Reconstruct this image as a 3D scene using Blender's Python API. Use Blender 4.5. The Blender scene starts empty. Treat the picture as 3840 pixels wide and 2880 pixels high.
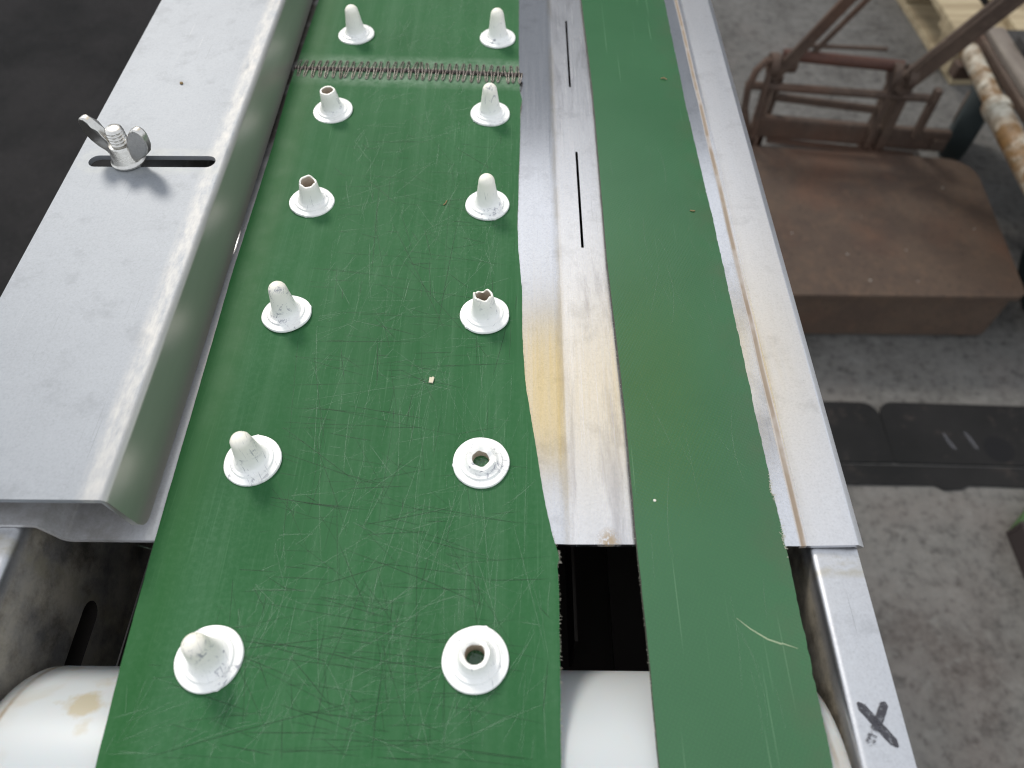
import bpy, bmesh, math, random
from mathutils import Vector, Matrix
from mathutils.geometry import tessellate_polygon
R_ = math.radians
sc = bpy.context.scene
COL = sc.collection

# ---------------------------------------------------------------- camera, sky, sun, exposure
cam_d = bpy.data.cameras.new('camera')
cam = bpy.data.objects.new('camera', cam_d); COL.objects.link(cam)
cam.matrix_world = Matrix(((0.99996, -0.00765, 0.00539, 0.0),
                           (0.00936, 0.81751, -0.57584, 0.0),
                           (0.0, 0.57586, 0.81755, 0.2927),
                           (0, 0, 0, 1)))
cam_d.sensor_width = 36.0; cam_d.lens = 26.04
cam_d.clip_start = 0.01; cam_d.clip_end = 200
cam_d.dof.use_dof = True; cam_d.dof.focus_distance = 0.37; cam_d.dof.aperture_fstop = 8.5
sc.camera = cam

SUN_EL, SUN_AZ = R_(42), R_(-27)          # azimuth measured from +Y towards +X
w = bpy.data.worlds.new("World"); sc.world = w; w.use_nodes = True
wn = w.node_tree; wn.nodes.clear()
sky = wn.nodes.new('ShaderNodeTexSky'); sky.sky_type = 'NISHITA'; sky.sun_disc = False
sky.sun_elevation = SUN_EL; sky.sun_rotation = SUN_AZ
sky.air_density = 1.0; sky.dust_density = 1.2; sky.ozone_density = 1.0
hs = wn.nodes.new('ShaderNodeHueSaturation'); hs.inputs['Saturation'].default_value = 0.40
ov = wn.nodes.new('ShaderNodeMix'); ov.data_type = 'RGBA'; ov.inputs[0].default_value = 0.72     # even overcast veil over the blue
ov.inputs[7].default_value = (4.3, 4.5, 4.75, 1)
bg = wn.nodes.new('ShaderNodeBackground'); bg.inputs['Strength'].default_value = 0.12
wo = wn.nodes.new('ShaderNodeOutputWorld')
wn.links.new(sky.outputs[0], hs.inputs['Color']); wn.links.new(hs.outputs[0], ov.inputs[6]); wn.links.new(ov.outputs[2], bg.inputs['Color'])
wn.links.new(bg.outputs[0], wo.inputs['Surface'])

sun_d = bpy.data.lights.new('sun', 'SUN'); sun_d.energy = 1.1; sun_d.angle = R_(13); sun_d.color = (1, .95, .87)
sun = bpy.data.objects.new('sun', sun_d); COL.objects.link(sun)
to_sun = Vector((math.sin(SUN_AZ)*math.cos(SUN_EL), math.cos(SUN_AZ)*math.cos(SUN_EL), math.sin(SUN_EL)))
sun.rotation_euler = to_sun.to_track_quat('Z', 'Y').to_euler()
sun.location = to_sun*10
sc.view_settings.view_transform = 'Standard'; sc.view_settings.look = 'None'
sc.cycles.filter_width = 1.1
sc.view_settings.exposure = 1.05; sc.view_settings.gamma = 1

FLOOR = -0.85
rng = random.Random(7)

# ---------------------------------------------------------------- material builder
class M:
    def __init__(s, name, rough=.5, metal=0., base=(.5, .5, .5)):
        s.m = bpy.data.materials.new(name); s.m.use_nodes = True
        s.t = s.m.node_tree; s.n = s.t.nodes
        s.b = s.n['Principled BSDF']
        s.b.inputs['Roughness'].default_value = rough; s.b.inputs['Metallic'].default_value = metal
        s.b.inputs['Base Color'].default_value = (*base, 1)
        s.co = s.n.new('ShaderNodeTexCoord').outputs['Object']
        s.nb = None
    def L(s, a, b): s.t.links.new(a, b)
    def put(s, sock, v):
        if hasattr(v, 'is_output'): s.L(v, sock)
        elif isinstance(v, (tuple, list)) and len(v) == 3 and sock.type == 'RGBA': sock.default_value = (*v, 1)
        else: sock.default_value = v
    def map(s, scale=(1, 1, 1), rot=(0, 0, 0), loc=(0, 0, 0), vec=None):
        k = s.n.new('ShaderNodeMapping'); s.L(vec or s.co, k.inputs[0])
        k.inputs['Scale'].default_value = scale; k.inputs['Rotation'].default_value = rot; k.inputs['Location'].default_value = loc
        return k.outputs[0]
    def noise(s, scale, detail=3, rough=.55, vec=None, dist=0.):
        k = s.n.new('ShaderNodeTexNoise'); s.L(vec or s.co, k.inputs['Vector'])
        k.inputs['Scale'].default_value = scale; k.inputs['Detail'].default_value = detail
        k.inputs['Roughness'].default_value = rough; k.inputs['Distortion'].default_value = dist
        return k.outputs['Fac']
    def voro(s, scale, vec=None, feat='F1', out='Distance'):
        k = s.n.new('ShaderNodeTexVoronoi'); k.feature = feat; s.L(vec or s.co, k.inputs['Vector'])
        k.inputs['Scale'].default_value = scale
        return k.outputs[out]
    def ramp(s, fac, lo, hi, a=0., b=1.):
        k = s.n.new('ShaderNodeMapRange'); s.put(k.inputs['Value'], fac)
        k.inputs['From Min'].default_value = lo; k.inputs['From Max'].default_value = hi
        k.inputs['To Min'].default_value = a; k.inputs['To Max'].default_value = b
        return k.outputs[0]
    def mix(s, fac, a, b, mode='MIX'):
        k = s.n.new('ShaderNodeMix'); k.data_type = 'RGBA'; k.blend_type = mode
        s.put(k.inputs[0], fac); s.put(k.inputs[6], a); s.put(k.inputs[7], b)
        return k.outputs[2]
    def math(s, op, a, b=0., c=0.):
        k = s.n.new('ShaderNodeMath'); k.operation = op
        s.put(k.inputs[0], a); s.put(k.inputs[1], b); s.put(k.inputs[2], c)
        return k.outputs[0]
    def xyz(s):
        k = s.n.new('ShaderNodeSeparateXYZ'); s.L(s.co, k.inputs[0]); return k.outputs
    def band(s, v, centre, half, soft):
        d = s.math('ABSOLUTE', s.math('SUBTRACT', v, centre))
        return s.ramp(d, half, half+soft, 1, 0)
    def bump(s, h, dist, strength=1.):
        k = s.n.new('ShaderNodeBump'); s.L(h, k.inputs['Height'])
        k.inputs['Distance'].default_value = dist; k.inputs['Strength'].default_value = strength
        if s.nb: s.L(s.nb, k.inputs['Normal'])
        s.nb = k.outputs[0]; s.L(s.nb, s.b.inputs['Normal'])
    def col(s, v): s.put(s.b.inputs['Base Color'], v)
    def rough(s, v): s.put(s.b.inputs['Roughness'], v)
    def metal(s, v): s.put(s.b.inputs['Metallic'], v)
    def rnd(s):
        k = s.n.new('ShaderNodeObjectInfo'); j = s.n.new('ShaderNodeVectorMath'); j.operation = 'SCALE'
        cmb = s.n.new('ShaderNodeCombineXYZ')
        for i in range(3): s.L(k.outputs['Random'], cmb.inputs[i])
        s.L(cmb.outputs[0], j.inputs[0]); j.inputs['Scale'].default_value = 7.3
        a = s.n.new('ShaderNodeVectorMath'); s.L(s.co, a.inputs[0]); s.L(j.outputs[0], a.inputs[1])
        return a.outputs[0]

# ---- belts
def belt_mat(name, scuffed):
    k = M(name, .45)
    base = k.mix(k.ramp(k.noise(9, 3), .3, .7), (.021, .092, .031), (.028, .112, .040))
    x, y, z = k.xyz()
    wv = k.map((1, 1, 1), (0, 0, R_(38)))
    if scuffed:
        hz = None
        for i, (ang, st) in enumerate(((4, 1.), (-62, .8), (78, .9), (-20, .7), (35, .6))):
            v = k.map((900, 22, 1), (0, 0, R_(ang)), (i*3.1, i*1.7, 0))
            n = k.ramp(k.noise(1, 2, .6, v), .60, .78, 0, st)
            patch = k.ramp(k.noise(14, 2, .5, k.map((1, 1, 1), (0, 0, 0), (i*2.3, 5-i, 0))), .42, .66)
            n = k.math('MULTIPLY', n, patch)
            hz = n if hz is None else k.math('MAXIMUM', hz, n)
        base = k.mix(k.math('MULTIPLY', hz, .28), base, (.15, .28, .16))
        tr = k.ramp(k.noise(1, 4, .6, k.map((110, 3, 1))), .45, .72)
        base = k.mix(k.math('MULTIPLY', tr, .16), base, (.12, .22, .13))
        fine = k.ramp(k.noise(420, 3, .7), .45, .75)
        zone = k.ramp(k.noise(7, 3, .6, k.map((1, 1, 1), (0, 0, 0), (4, 1, 0))), .38, .68)
        base = k.mix(k.math('MULTIPLY', k.math('MULTIPLY', fine, zone), .22), base, (.15, .26, .165))
        dk = None
        for i, ang in enumerate((88, 7, -50)):
            v = k.map((1400, 14, 1), (0, 0, R_(ang)), (i*9.1, i*4.7, 0))
            n = k.ramp(k.noise(1, 1, .5, v), .73, .80)
            n = k.math('MULTIPLY', n, k.ramp(k.noise(11, 1, .5, k.map((1, 1, 1), (0, 0, 0), (i*5.3, 2+i, 0))), .46, .6))
            dk = n if dk is None else k.math('MAXIMUM', dk, n)
        base = k.mix(k.math('MULTIPLY', dk, .0), base, (.008, .035, .014))
        # worn, paler rubber round the laced seam
        seam = k.band(k.math('ADD', y, k.math('MULTIPLY', x, .035)), .4655, .011, .009)
        base = k.mix(k.math('MULTIPLY', seam, k.ramp(k.noise(160, 3, .7), .3, .75, .1, .75)), base, (.22, .30, .22))
        # glossier, deeper green strip along the left edge
        edge = k.ramp(x, -.140, -.130, 0, 1)
        k.rough(k.math('ADD', k.ramp(edge, 0, 1, .52, .66), k.ramp(k.noise(60, 3, .6), .3, .7, -.03, .05)))
        base = k.mix(k.ramp(edge, 0, 1, .55, 0), base, (.012, .085, .016))
        k.bump(k.math('SUBTRACT', k.noise(500, 2, .6), k.math('MULTIPLY', hz, .2)), .00006, .4)
    else:
        # fine weave of the top cloth showing through
        a = k.n.new('ShaderNodeTexWave'); a.wave_type = 'BANDS'; a.bands_direction = 'X'
        b = k.n.new('ShaderNodeTexWave'); b.wave_type = 'BANDS'; b.bands_direction = 'Y'
        v2 = k.map((1, 1, 1), (0, 0, R_(28)))
        for q in (a, b): k.L(v2, q.inputs['Vector']); q.inputs['Scale'].default_value = 210; q.inputs['Distortion'].default_value = .6
        weave = k.math('MULTIPLY', a.outputs['Fac'], b.outputs['Fac'])
        base = k.mix(k.math('MULTIPLY', weave, .22), base, (.034, .13, .044))
        dirt = k.math('MULTIPLY', k.ramp(x, .095, .113, 0, 1), k.ramp(k.noise(45, 4, .6), .4, .75))
        base = k.mix(k.math('MULTIPLY', dirt, .5), base, (.06, .075, .035))
        v = k.map((700, 9, 1), (0, 0, R_(-8)))
        ln = k.math('MULTIPLY', k.ramp(k.noise(1, 1, .5, v), .72, .78), .35)
        base = k.mix(ln, base, (.22, .38, .22))
        k.rough(k.ramp(k.noise(30, 3, .6), .3, .7, .15, .21))
        k.bump(weave, .00012, .45)
    k.b.inputs['Specular IOR Level'].default_value = .14 if scuffed else .62
    k.col(base)
    return k.m
MAT = {}
MAT['belt_scuffed'] = belt_mat('belt_scuffed', True)
MAT['belt_clean'] = belt_mat('belt_clean', False)
k = M('belt_core', .9); k.col(k.mix(k.noise(700, 3, .7), (.13, .11, .08), (.30, .27, .21))); MAT['core'] = k.m
k = M('belt_core_dark', .9); k.col(k.mix(k.noise(500, 3, .7), (.02, .03, .02), (.09, .09, .06))); MAT['core_dark'] = k.m
k = M('belt_back', .9, 0, (.022, .017, .014)); MAT['belt_back'] = k.m
k = M('thread', .9, 0, (.55, .52, .42)); MAT['thread'] = k.m
def alpha_mat(name, colour, a):
    k = M(name, .6, 0, colour)
    k.b.inputs['Alpha'].default_value = a
    return k.m
MAT['scratch_pale'] = alpha_mat('scratch_pale', (.22, .33, .23), .38)
MAT['scratch_dark'] = alpha_mat('scratch_dark', (.004, .020, .006), .75)
MAT['scratch_cut'] = alpha_mat('scratch_cut', (.34, .42, .26), .75)

# ---- plastics
k = M('peg_plastic', .38)
v = k.rnd()
x, y, z = k.xyz()
sm = k.math('MULTIPLY', k.ramp(k.noise(260, 4, .75, v, .8), .55, .66), k.ramp(k.noise(75, 2, .5, v), .43, .58))
lines = None
for i, ang in enumerate((15, -48, 80)):
    q_ = k.ramp(k.noise(1, 2, .6, k.map((1500, 90, 90), (0, 0, R_(ang)), (i, 2*i, 0), v)), .68, .75)
    lines = q_ if lines is None else k.math('MAXIMUM', lines, q_)
lines = k.math('MULTIPLY', k.math('MULTIPLY', lines, k.ramp(k.noise(70, 2, .5, v), .42, .56)), .75)
sm = k.math('MAXIMUM', sm, lines)
c0 = k.mix(k.ramp(k.noise(90, 2, .5, v), .3, .7), (.86, .86, .84), (.80, .795, .76))
c0 = k.mix(k.ramp(z, .003, .022, 0, .75), c0, (.87, .815, .68))
k.col(k.mix(k.math('MULTIPLY', sm, .9), c0, (.24, .245, .29)))
k.bump(k.noise(350, 3, .6, v), .0003, .3); MAT['peg'] = k.m
k = M('peg_inside', .7); k.col(k.mix(k.noise(400, 3, .6), (.30, .24, .18), (.52, .45, .36))); MAT['peg_in'] = k.m
k = M('roller_plastic', .42)
st = k.math('MULTIPLY', k.ramp(k.noise(26, 4, .6, k.map((1, 1, 1), (0, 0, 0), (.35, .1, .2)), .6), .57, .66), k.ramp(k.noise(7, 1), .4, .6))
x, y, z = k.xyz()
wv = k.math('MULTIPLY', k.math('SUBTRACT', k.noise(120, 4, .65), .5), .012)
d1 = k.math('ADD', wv, k.math('SQRT', k.math('ADD', k.math('POWER', k.math('MULTIPLY', k.math('ADD', x, .1655), .62), 2), k.math('POWER', k.math('SUBTRACT', y, .0615), 2))))
d2 = k.math('ADD', wv, k.math('SQRT', k.math('ADD', k.math('POWER', k.math('ADD', x, .1600), 2), k.math('POWER', k.math('SUBTRACT', y, .0535), 2))))
st = k.math('MAXIMUM', k.math('MULTIPLY', st, .5), k.math('MAXIMUM', k.ramp(d1, .0030, .0060, .9, 0), k.ramp(d2, .0016, .0040, .5, 0)))
ends = k.math('MULTIPLY', k.math('MAXIMUM', k.ramp(x, -.186, -.199, 0, 1), k.ramp(x, .112, .121, 0, 1)), k.ramp(k.noise(60, 4, .65), .35, .7))
ring = k.math('MAXIMUM', k.band(x, .1165, .0004, .0010), k.band(x, -.1935, .0003, .0012))
c0 = k.mix(k.math('MULTIPLY', st, .7), (.48, .505, .51), (.37, .285, .125))
c0 = k.mix(k.math('MULTIPLY', ends, .75), c0, (.34, .29, .22))
c0 = k.mix(k.math('MULTIPLY', ring, k.ramp(k.noise(90, 3, .6), .3, .7, .2, .8)), c0, (.22, .16, .09))
k.col(c0); k.b.inputs['Subsurface Weight'].default_value = .2; k.b.inputs['Subsurface Scale'].default_value = .006
k.bump(k.noise(25, 2, .5), .0008, .3); MAT['roller'] = k.m

# ---- metals
def metal_mat(name, base, rough, dull=(.4, .4, .4), stretch=(1, 1, 1), dirt=None):
    k = M(name, rough, 1.)
    v = k.map(stretch)
    n1 = k.noise(18, 5, .65, v); n2 = k.noise(150, 4, .7, v)
    c = k.mix(k.ramp(n1, .30, .72, 0, .7), base, dull)
    c = k.mix(k.ramp(n2, .50, .78, 0, .3), c, dull)
    sp = k.ramp(k.voro(130), 0, .045, 1, 0)
    sp = k.math('MULTIPLY', sp, k.ramp(k.noise(21, 1), .5, .6))
    c = k.mix(k.math('MULTIPLY', sp, .7), c, (.12, .12, .11))
    k.rough(k.math('ADD', k.ramp(n1, .3, .7, rough-.03, rough+.04), k.ramp(n2, .3, .7, -.02, .03)))
    gr = k.noise(900, 2, .7)
    c = k.mix(k.ramp(gr, .52, .72, 0, .20), c, tuple(q*.55 for q in dull))
    c = k.mix(k.ramp(gr, .46, .30, 0, .20), c, tuple(min(1, q*1.25) for q in base))
    c = k.mix(k.math('MULTIPLY', k.ramp(k.noise(48, 6, .72, k.map((1, 1, 1), (0, 0, 0), (3, 8, 1))), .54, .66), .38), c, tuple(q*.72 for q in dull))
    hs_ = None
    for i, ang in enumerate((10, -35, 64, 95)):
        vv = k.map((1600, 16, 1), (0, 0, R_(ang)), (i*3.7, i*2.1, 0))
        q_ = k.math('MULTIPLY', k.ramp(k.noise(1, 1, .5, vv), .74, .80), k.ramp(k.noise(16, 1, .5, k.map((1, 1, 1), (0, 0, 0), (i*2, 6, 3))), .5, .64))
        hs_ = q_ if hs_ is None else k.math('MAXIMUM', hs_, q_)
    c = k.mix(k.math('MULTIPLY', hs_, .5), c, tuple(q*.55 for q in dull))
    k.base = c
    return k
k = metal_mat('guide_aluminium', (.288, .304, .326), .64, (.255, .270, .290))
sw = None
for i, ang in enumerate((70, 20, -40)):
    vv = k.map((1000, 20, 1), (0, 0, R_(ang)), (i*3, i, 0))
    n = k.math('MULTIPLY', k.ramp(k.noise(1, 1, .5, vv), .70, .8), k.ramp(k.noise(20, 1, .5, k.map((1, 1, 1), (0, 0, 0), (i, 4, 1))), .5, .65))
    sw = n if sw is None else k.math('MAXIMUM', sw, n)
c = k.mix(k.math('MULTIPLY', sw, .35), k.base, (.42, .42, .43))
k.metal(.45)
x, y, z = k.xyz()
bend_highlight = k.math('MULTIPLY', k.band(k.math('ADD', x, 0), -.167, .0022, .005), k.ramp(k.noise(120, 3, .7, k.map((2, .6, 1))), .3, .7))  # highlight along the bend, painted as a paler broken band
c = k.mix(k.math('MULTIPLY', bend_highlight, .7), c, (.50, .48, .45))
# rubbed ring round the adjusting slot
dx = k.math('MAXIMUM', k.math('SUBTRACT', k.math('ABSOLUTE', k.math('SUBTRACT', x, -.2023)), .031), 0)
dd = k.math('SQRT', k.math('ADD', k.math('MULTIPLY', dx, dx), k.math('POWER', k.math('SUBTRACT', y, .335), 2)))
ring = k.math('MULTIPLY', k.band(dd, .0075, .0016, .0035), k.ramp(k.noise(120, 3, .7), .35, .65))
c = k.mix(k.math('MULTIPLY', ring, .5), c, (.33, .34, .33))
fl = k.ramp(x, -.1632, -.1612)
c = k.mix(fl, c, k.mix(k.ramp(k.noise(25, 4, .6, k.map((1, .2, 1))), .3, .7), (.38, .38, .335), (.49, .485, .435)))
k.metal(k.ramp(fl, 0, 1, .45, .80)); k.rough(k.ramp(fl, 0, 1, .60, .34))
k.col(c); k.bump(k.noise(240, 4, .65), .00012, .3); MAT['guide'] = k.m

k = metal_mat('bed_aluminium', (.70, .70, .72), .26, (.61, .605, .61), (1, .12, 1))
x, y, z = k.xyz()
br = k.noise(1, 3, .6, k.map((900, 12, 1)))
c = k.mix(k.ramp(br, .5, .7, 0, .15), k.base, (.56, .56, .57))
cloud = k.ramp(k.noise(44, 6, .72, k.map((1.2, .16, 1), (0, 0, 0), (2, 2, 0)), .4), .50, .62)
mid = k.math('MULTIPLY', k.ramp(x, .022, .027), k.ramp(x, .054, .048))
c = k.mix(k.math('MULTIPLY', k.math('MULTIPLY', cloud, mid), .45), c, (.30, .29, .31))
crease = k.math('MULTIPLY', k.band(x, .0228, .0006, .0022), k.ramp(k.noise(45, 4, .7, k.map((2, .4, 1))), .35, .6))
c = k.mix(k.math('MULTIPLY', crease, .45), c, (.42, .36, .26))
# rust line lying in the shallow bend beside the narrow belt
wob = k.math('MULTIPLY', k.math('SUBTRACT', k.noise(14, 2, .5), .5), .0014)
rx = k.math('ADD', k.math('ADD', x, wob), k.math('MULTIPLY', k.math('SUBTRACT', y, .13), .004))
rust = k.math('MULTIPLY', k.band(rx, .1222, .0007, .0010), k.ramp(k.noise(60, 3, .7, k.map((1, .5, 1))), .2, .5, .35, 1))
c = k.mix(k.math('MULTIPLY', rust, .85), c, (.15, .082, .022))
smear = k.math('MULTIPLY', k.band(rx, .1238, .0005, .004), k.ramp(k.noise(40, 4, .7, k.map((1, .3, 1))), .4, .7))
c = k.mix(k.math('MULTIPLY', smear, .35), c, (.40, .36, .29))
# brown chip stain at the cut edge
dx2 = k.math('MULTIPLY', k.math('SUBTRACT', x, .040), .75)
dst = k.math('SQRT', k.math('ADD', k.math('MULTIPLY', dx2, dx2), k.math('POWER', k.math('MULTIPLY', k.math('SUBTRACT', y, .1265), .55), 2)))
chip = k.math('MULTIPLY', k.ramp(dst, .0012, .0042, 1, 0), k.ramp(k.noise(550, 3, .7), .42, .5))
c = k.mix(k.math('MULTIPLY', chip, .85), c, (.27, .185, .09))
# dark brown band in the gap between the guide and the wide belt
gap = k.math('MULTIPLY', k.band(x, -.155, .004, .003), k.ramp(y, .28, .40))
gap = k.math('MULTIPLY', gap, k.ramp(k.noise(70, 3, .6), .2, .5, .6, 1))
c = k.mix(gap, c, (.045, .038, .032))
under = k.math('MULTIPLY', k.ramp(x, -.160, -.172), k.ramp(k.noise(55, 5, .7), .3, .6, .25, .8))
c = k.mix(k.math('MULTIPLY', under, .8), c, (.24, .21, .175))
ledge = k.ramp(x, -.146, -.150, 0, .6)
k.metal(k.math('SUBTRACT', 1, k.math('MAXIMUM', k.math('MAXIMUM', ledge, k.math('MAXIMUM', rust, gap)), k.math('MAXIMUM', chip, k.math('MULTIPLY', under, .5)))))
matte = k.ramp(x, .1225, .125, 0, .16)
matte = k.math('ADD', matte, k.math('MULTIPLY', k.ramp(x, .021, .024, 0, .10), k.ramp(x, .1, .11, 1, 0)))
k.rough(k.math('ADD', matte, k.math('ADD', k.ramp(br, .3, .7, .13, .18), k.math('MULTIPLY', k.math('MAXIMUM', rust, gap), .4))))
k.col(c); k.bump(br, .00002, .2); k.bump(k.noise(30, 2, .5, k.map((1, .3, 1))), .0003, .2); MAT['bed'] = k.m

k = metal_mat('rail_aluminium', (.58, .59, .61), .42, (.49, .49, .51), (1, .4, 1))
x, y, z = k.xyz()
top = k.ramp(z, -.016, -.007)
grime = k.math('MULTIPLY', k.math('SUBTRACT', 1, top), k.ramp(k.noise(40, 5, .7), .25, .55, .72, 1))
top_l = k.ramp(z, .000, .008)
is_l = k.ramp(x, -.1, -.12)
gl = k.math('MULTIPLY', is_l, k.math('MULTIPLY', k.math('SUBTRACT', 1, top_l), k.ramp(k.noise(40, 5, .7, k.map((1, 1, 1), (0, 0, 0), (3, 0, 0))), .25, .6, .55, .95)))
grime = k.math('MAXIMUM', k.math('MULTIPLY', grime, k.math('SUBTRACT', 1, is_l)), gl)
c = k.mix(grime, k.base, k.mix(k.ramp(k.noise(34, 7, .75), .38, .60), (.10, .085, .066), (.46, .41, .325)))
weld = k.math('MULTIPLY', k.band(y, .118, .003, .003), k.ramp(k.noise(110, 4, .7, k.map((.5, 1, 1))), .4, .62))
c = k.mix(k.math('MULTIPLY', weld, .6), c, (.40, .36, .26))
k.metal(k.math('SUBTRACT', 1, k.math('MULTIPLY', grime, .85)))
k.col(c); k.bump(k.noise(200, 4, .65), .0002, .4); MAT['rail'] = k.m

k = M('dark_pan_shade', .8, .2); k.col(k.mix(k.noise(20, 4, .6), (.016, .012, .010), (.034, .027, .022))); MAT['pan'] = k.m  # dark steel; also stands in for shade in the axle slot and behind the deck
k = metal_mat('zinc_plated', (.70, .68, .64), .28, (.46, .44, .41)); k.col(k.base); k.bump(k.noise(700, 3, .7), .0002, .5); MAT['zinc'] = k.m
k = metal_mat('galvanised', (.45, .46, .47), .5); k.col(k.base); MAT['galv'] = k.m
k = M('lacing_wire', .45, .75)
k.col(k.mix(k.ramp(k.noise(400, 3, .6, k.rnd()), .35, .7), (.10, .078, .068), (.32, .295, .265))); MAT['wire'] = k.m
k = M('hinge_pin', .8, .2, (.022, .014, .012)); MAT['pin'] = k.m
k = M('marker_ink', .5)
k.col((.035, .034, .042))
al = k.ramp(k.noise(420, 4, .75, k.map((1, 1, 1), (0, 0, R_(40)))), .38, .52, .42, .97)
k.L(al, k.b.inputs['Alpha']); MAT['ink'] = k.m
k = M('marker_ink_dry', .5); k.col((.05, .05, .06))
al = k.math('MULTIPLY', k.ramp(k.noise(500, 4, .75), .48, .56), .8); k.L(al, k.b.inputs['Alpha']); MAT['ink_dry'] = k.m

# ---- yard surfaces
k = M('concrete', .9)
n1 = k.noise(2.2, 6, .62); n2 = k.noise(9, 5, .65); n3 = k.noise(60, 4, .7)
c = k.mix(k.ramp(n1, .35, .65), (0.0628, 0.0586, 0.0536), (0.1110, 0.1060, 0.0978))
c = k.mix(k.ramp(n2, .38, .68), c, (0.1292, 0.1228, 0.1147))
c = k.mix(k.ramp(n2, .44, .30, 0, .7), c, (0.0510, 0.0456, 0.0414))
c = k.mix(k.ramp(n3, .4, .75, 0, .75), c, (0.1620, 0.1535, 0.1401))
c = k.mix(k.ramp(n3, .45, .28, 0, .8), c, (0.0328, 0.0298, 0.0263))
pits = k.math('MULTIPLY', k.ramp(k.voro(26), .05, .17, 1, 0), k.ramp(k.noise(7, 2), .45, .6))
c = k.mix(k.math('MULTIPLY', pits, .6), c, (0.0273, 0.0242, 0.0226))
c = k.mix(k.ramp(k.noise(4, 3, .6, k.map((1, 1, 1), (0, 0, 0), (7, 3, 0))), .55, .7, 0, .2), c, (0.1201, 0.0856, 0.0714))
n4 = k.noise(28, 4, .7, k.map((1, 1, 1), (0, 0, 0), (2, 5, 0)))
c = k.mix(k.ramp(n4, .56, .72, 0, .55), c, (0.1729, 0.1674, 0.1551))
c = k.mix(k.ramp(n4, .44, .30, 0, .65), c, (0.0382, 0.0353, 0.0320))
k.col(c); k.bump(n3, .004, .5); k.bump(n2, .008, .4); MAT['concrete'] = k.m
k = M('asphalt', .95); k.b.inputs['Specular IOR Level'].default_value = .1
n1 = k.noise(4, 7, .7); n2 = k.noise(90, 3, .7)
c = k.mix(k.ramp(n1, .36, .62), (0.0140, 0.0140, 0.0140), (0.0262, 0.0245, 0.0245))
c = k.mix(k.ramp(n2, .55, .8, 0, .5), c, (0.0542, 0.0508, 0.0473)); k.col(c)
k.bump(n2, .006, .6); MAT['asphalt'] = k.m
def rust_mat(name, a, b, c3, rough=.75, scale=1.):
    k = M(name, rough)
    n1 = k.noise(8*scale, 5, .65); n2 = k.noise(45*scale, 4, .7)
    c = k.mix(k.ramp(n1, .35, .65), a, b)
    c = k.mix(k.ramp(n2, .5, .72, 0, .7), c, c3)
    pt = k.noise(3.5*scale, 4, .6, k.map((1, 1, 1), (0, 0, 0), (3, 1, 2)))
    c = k.mix(k.ramp(pt, .50, .64, 0, .6), c, (b[0]*1.2, b[1]*.85, b[2]*.7))
    c = k.mix(k.ramp(k.noise(120*scale, 3, .7), .56, .72, 0, .6), c, tuple(q*.4 for q in a))
    k.col(c); k.bump(n2, .0015, .5); k.metal(.15)
    return k
MAT['scale_rust'] = rust_mat('scale_rust', (0.0573, 0.0360, 0.0257), (0.0844, 0.0550, 0.0370), (0.1094, 0.0660, 0.0408)).m
MAT['frame_rust'] = rust_mat('frame_rust', (0.059, 0.038, 0.028), (0.095, 0.063, 0.045), (0.126, 0.087, 0.063)).m
MAT['tube_rust'] = rust_mat('tube_rust', (0.066, 0.027, 0.018), (0.091, 0.041, 0.028), (0.063, 0.035, 0.028)).m
k = M('fleck', .6, 0, (.25, .23, .20)); MAT['fleck'] = k.m
k = M('rusty_white', .6)
n = k.noise(16, 5, .7); n2 = k.noise(60, 4, .7)
c = k.mix(k.ramp(n, .40, .58), (0.465, 0.435, 0.360), (0.165, 0.086, 0.026))
c = k.mix(k.ramp(n2, .52, .68, 0, .75), c, (0.060, 0.041, 0.015)); k.col(c); k.bump(n2, .001, .5); MAT['rusty_white'] = k.m
def wood(name, a, b, axis):
    k = M(name, .85)
    s = [40, 40, 40]; s[axis] = 3
    n = k.noise(1, 5, .65, k.map(tuple(s)))
    c = k.mix(k.ramp(n, .35, .65), a, b)
    c = k.mix(k.ramp(k.noise(7, 4, .6, k.rnd()), .5, .75, 0, .6), c, tuple(q*.45 for q in a))
    k.col(c); k.bump(n, .002, .4); return k.m
MAT['wood_grey'] = wood('wood_grey', (0.128, 0.101, 0.083), (0.247, 0.214, 0.180), 1)
MAT['wood_dark'] = wood('wood_dark', (0.022, 0.021, 0.020), (0.045, 0.041, 0.038), 1)
MAT['wood_pale'] = wood('wood_pale', (0.285, 0.217, 0.128), (0.450, 0.367, 0.232), 0)
k = M('tyre_rubber', .75, 0); k.col(k.mix(k.noise(30, 3), (.010, .016, .016), (.022, .032, .032))); MAT['tyre'] = k.m
k = M('mat_rubber', .9); k.b.inputs['Specular IOR Level'].default_value = .15
n = k.noise(5, 4, .6); n2 = k.noise(25, 4, .7)
c = k.mix(k.ramp(n, .35, .7), (0.012, 0.012, 0.012), (0.021, 0.020, 0.020))
c = k.mix(k.ramp(n2, .58, .75, 0, .45), c, (0.066, 0.053, 0.046)); k.col(c); k.bump(n2, .002, .4); MAT['mat'] = k.m
k = M('worn_rubber', .9, 0, (.014, .014, .015)); k.b.inputs['Specular IOR Level'].default_value = .1; MAT['worn'] = k.m
k = M('chalk', .9, 0, (.13, .13, .145)); k.b.inputs['Alpha'].default_value = .4; MAT['chalk'] = k.m
k = M('box_rust', .8); k.col(k.mix(k.noise(14, 4, .6), (.012, .010, .009), (.035, .022, .020))); MAT['box'] = k.m
k = M('green_paint', .5); k.col(k.mix(k.noise(18, 4, .6), (.020, .055, .010), (.045, .11, .02))); MAT['green_paint'] = k.m
k = M('paper', .9, 0, (.62, .56, .42)); MAT['paper'] = k.m
k = M('crumb', .8, 0, (.75, .72, .62)); MAT['crumb'] = k.m
k = M('straw', .8, 0, (.24, .16, .07)); MAT['straw'] = k.m
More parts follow.
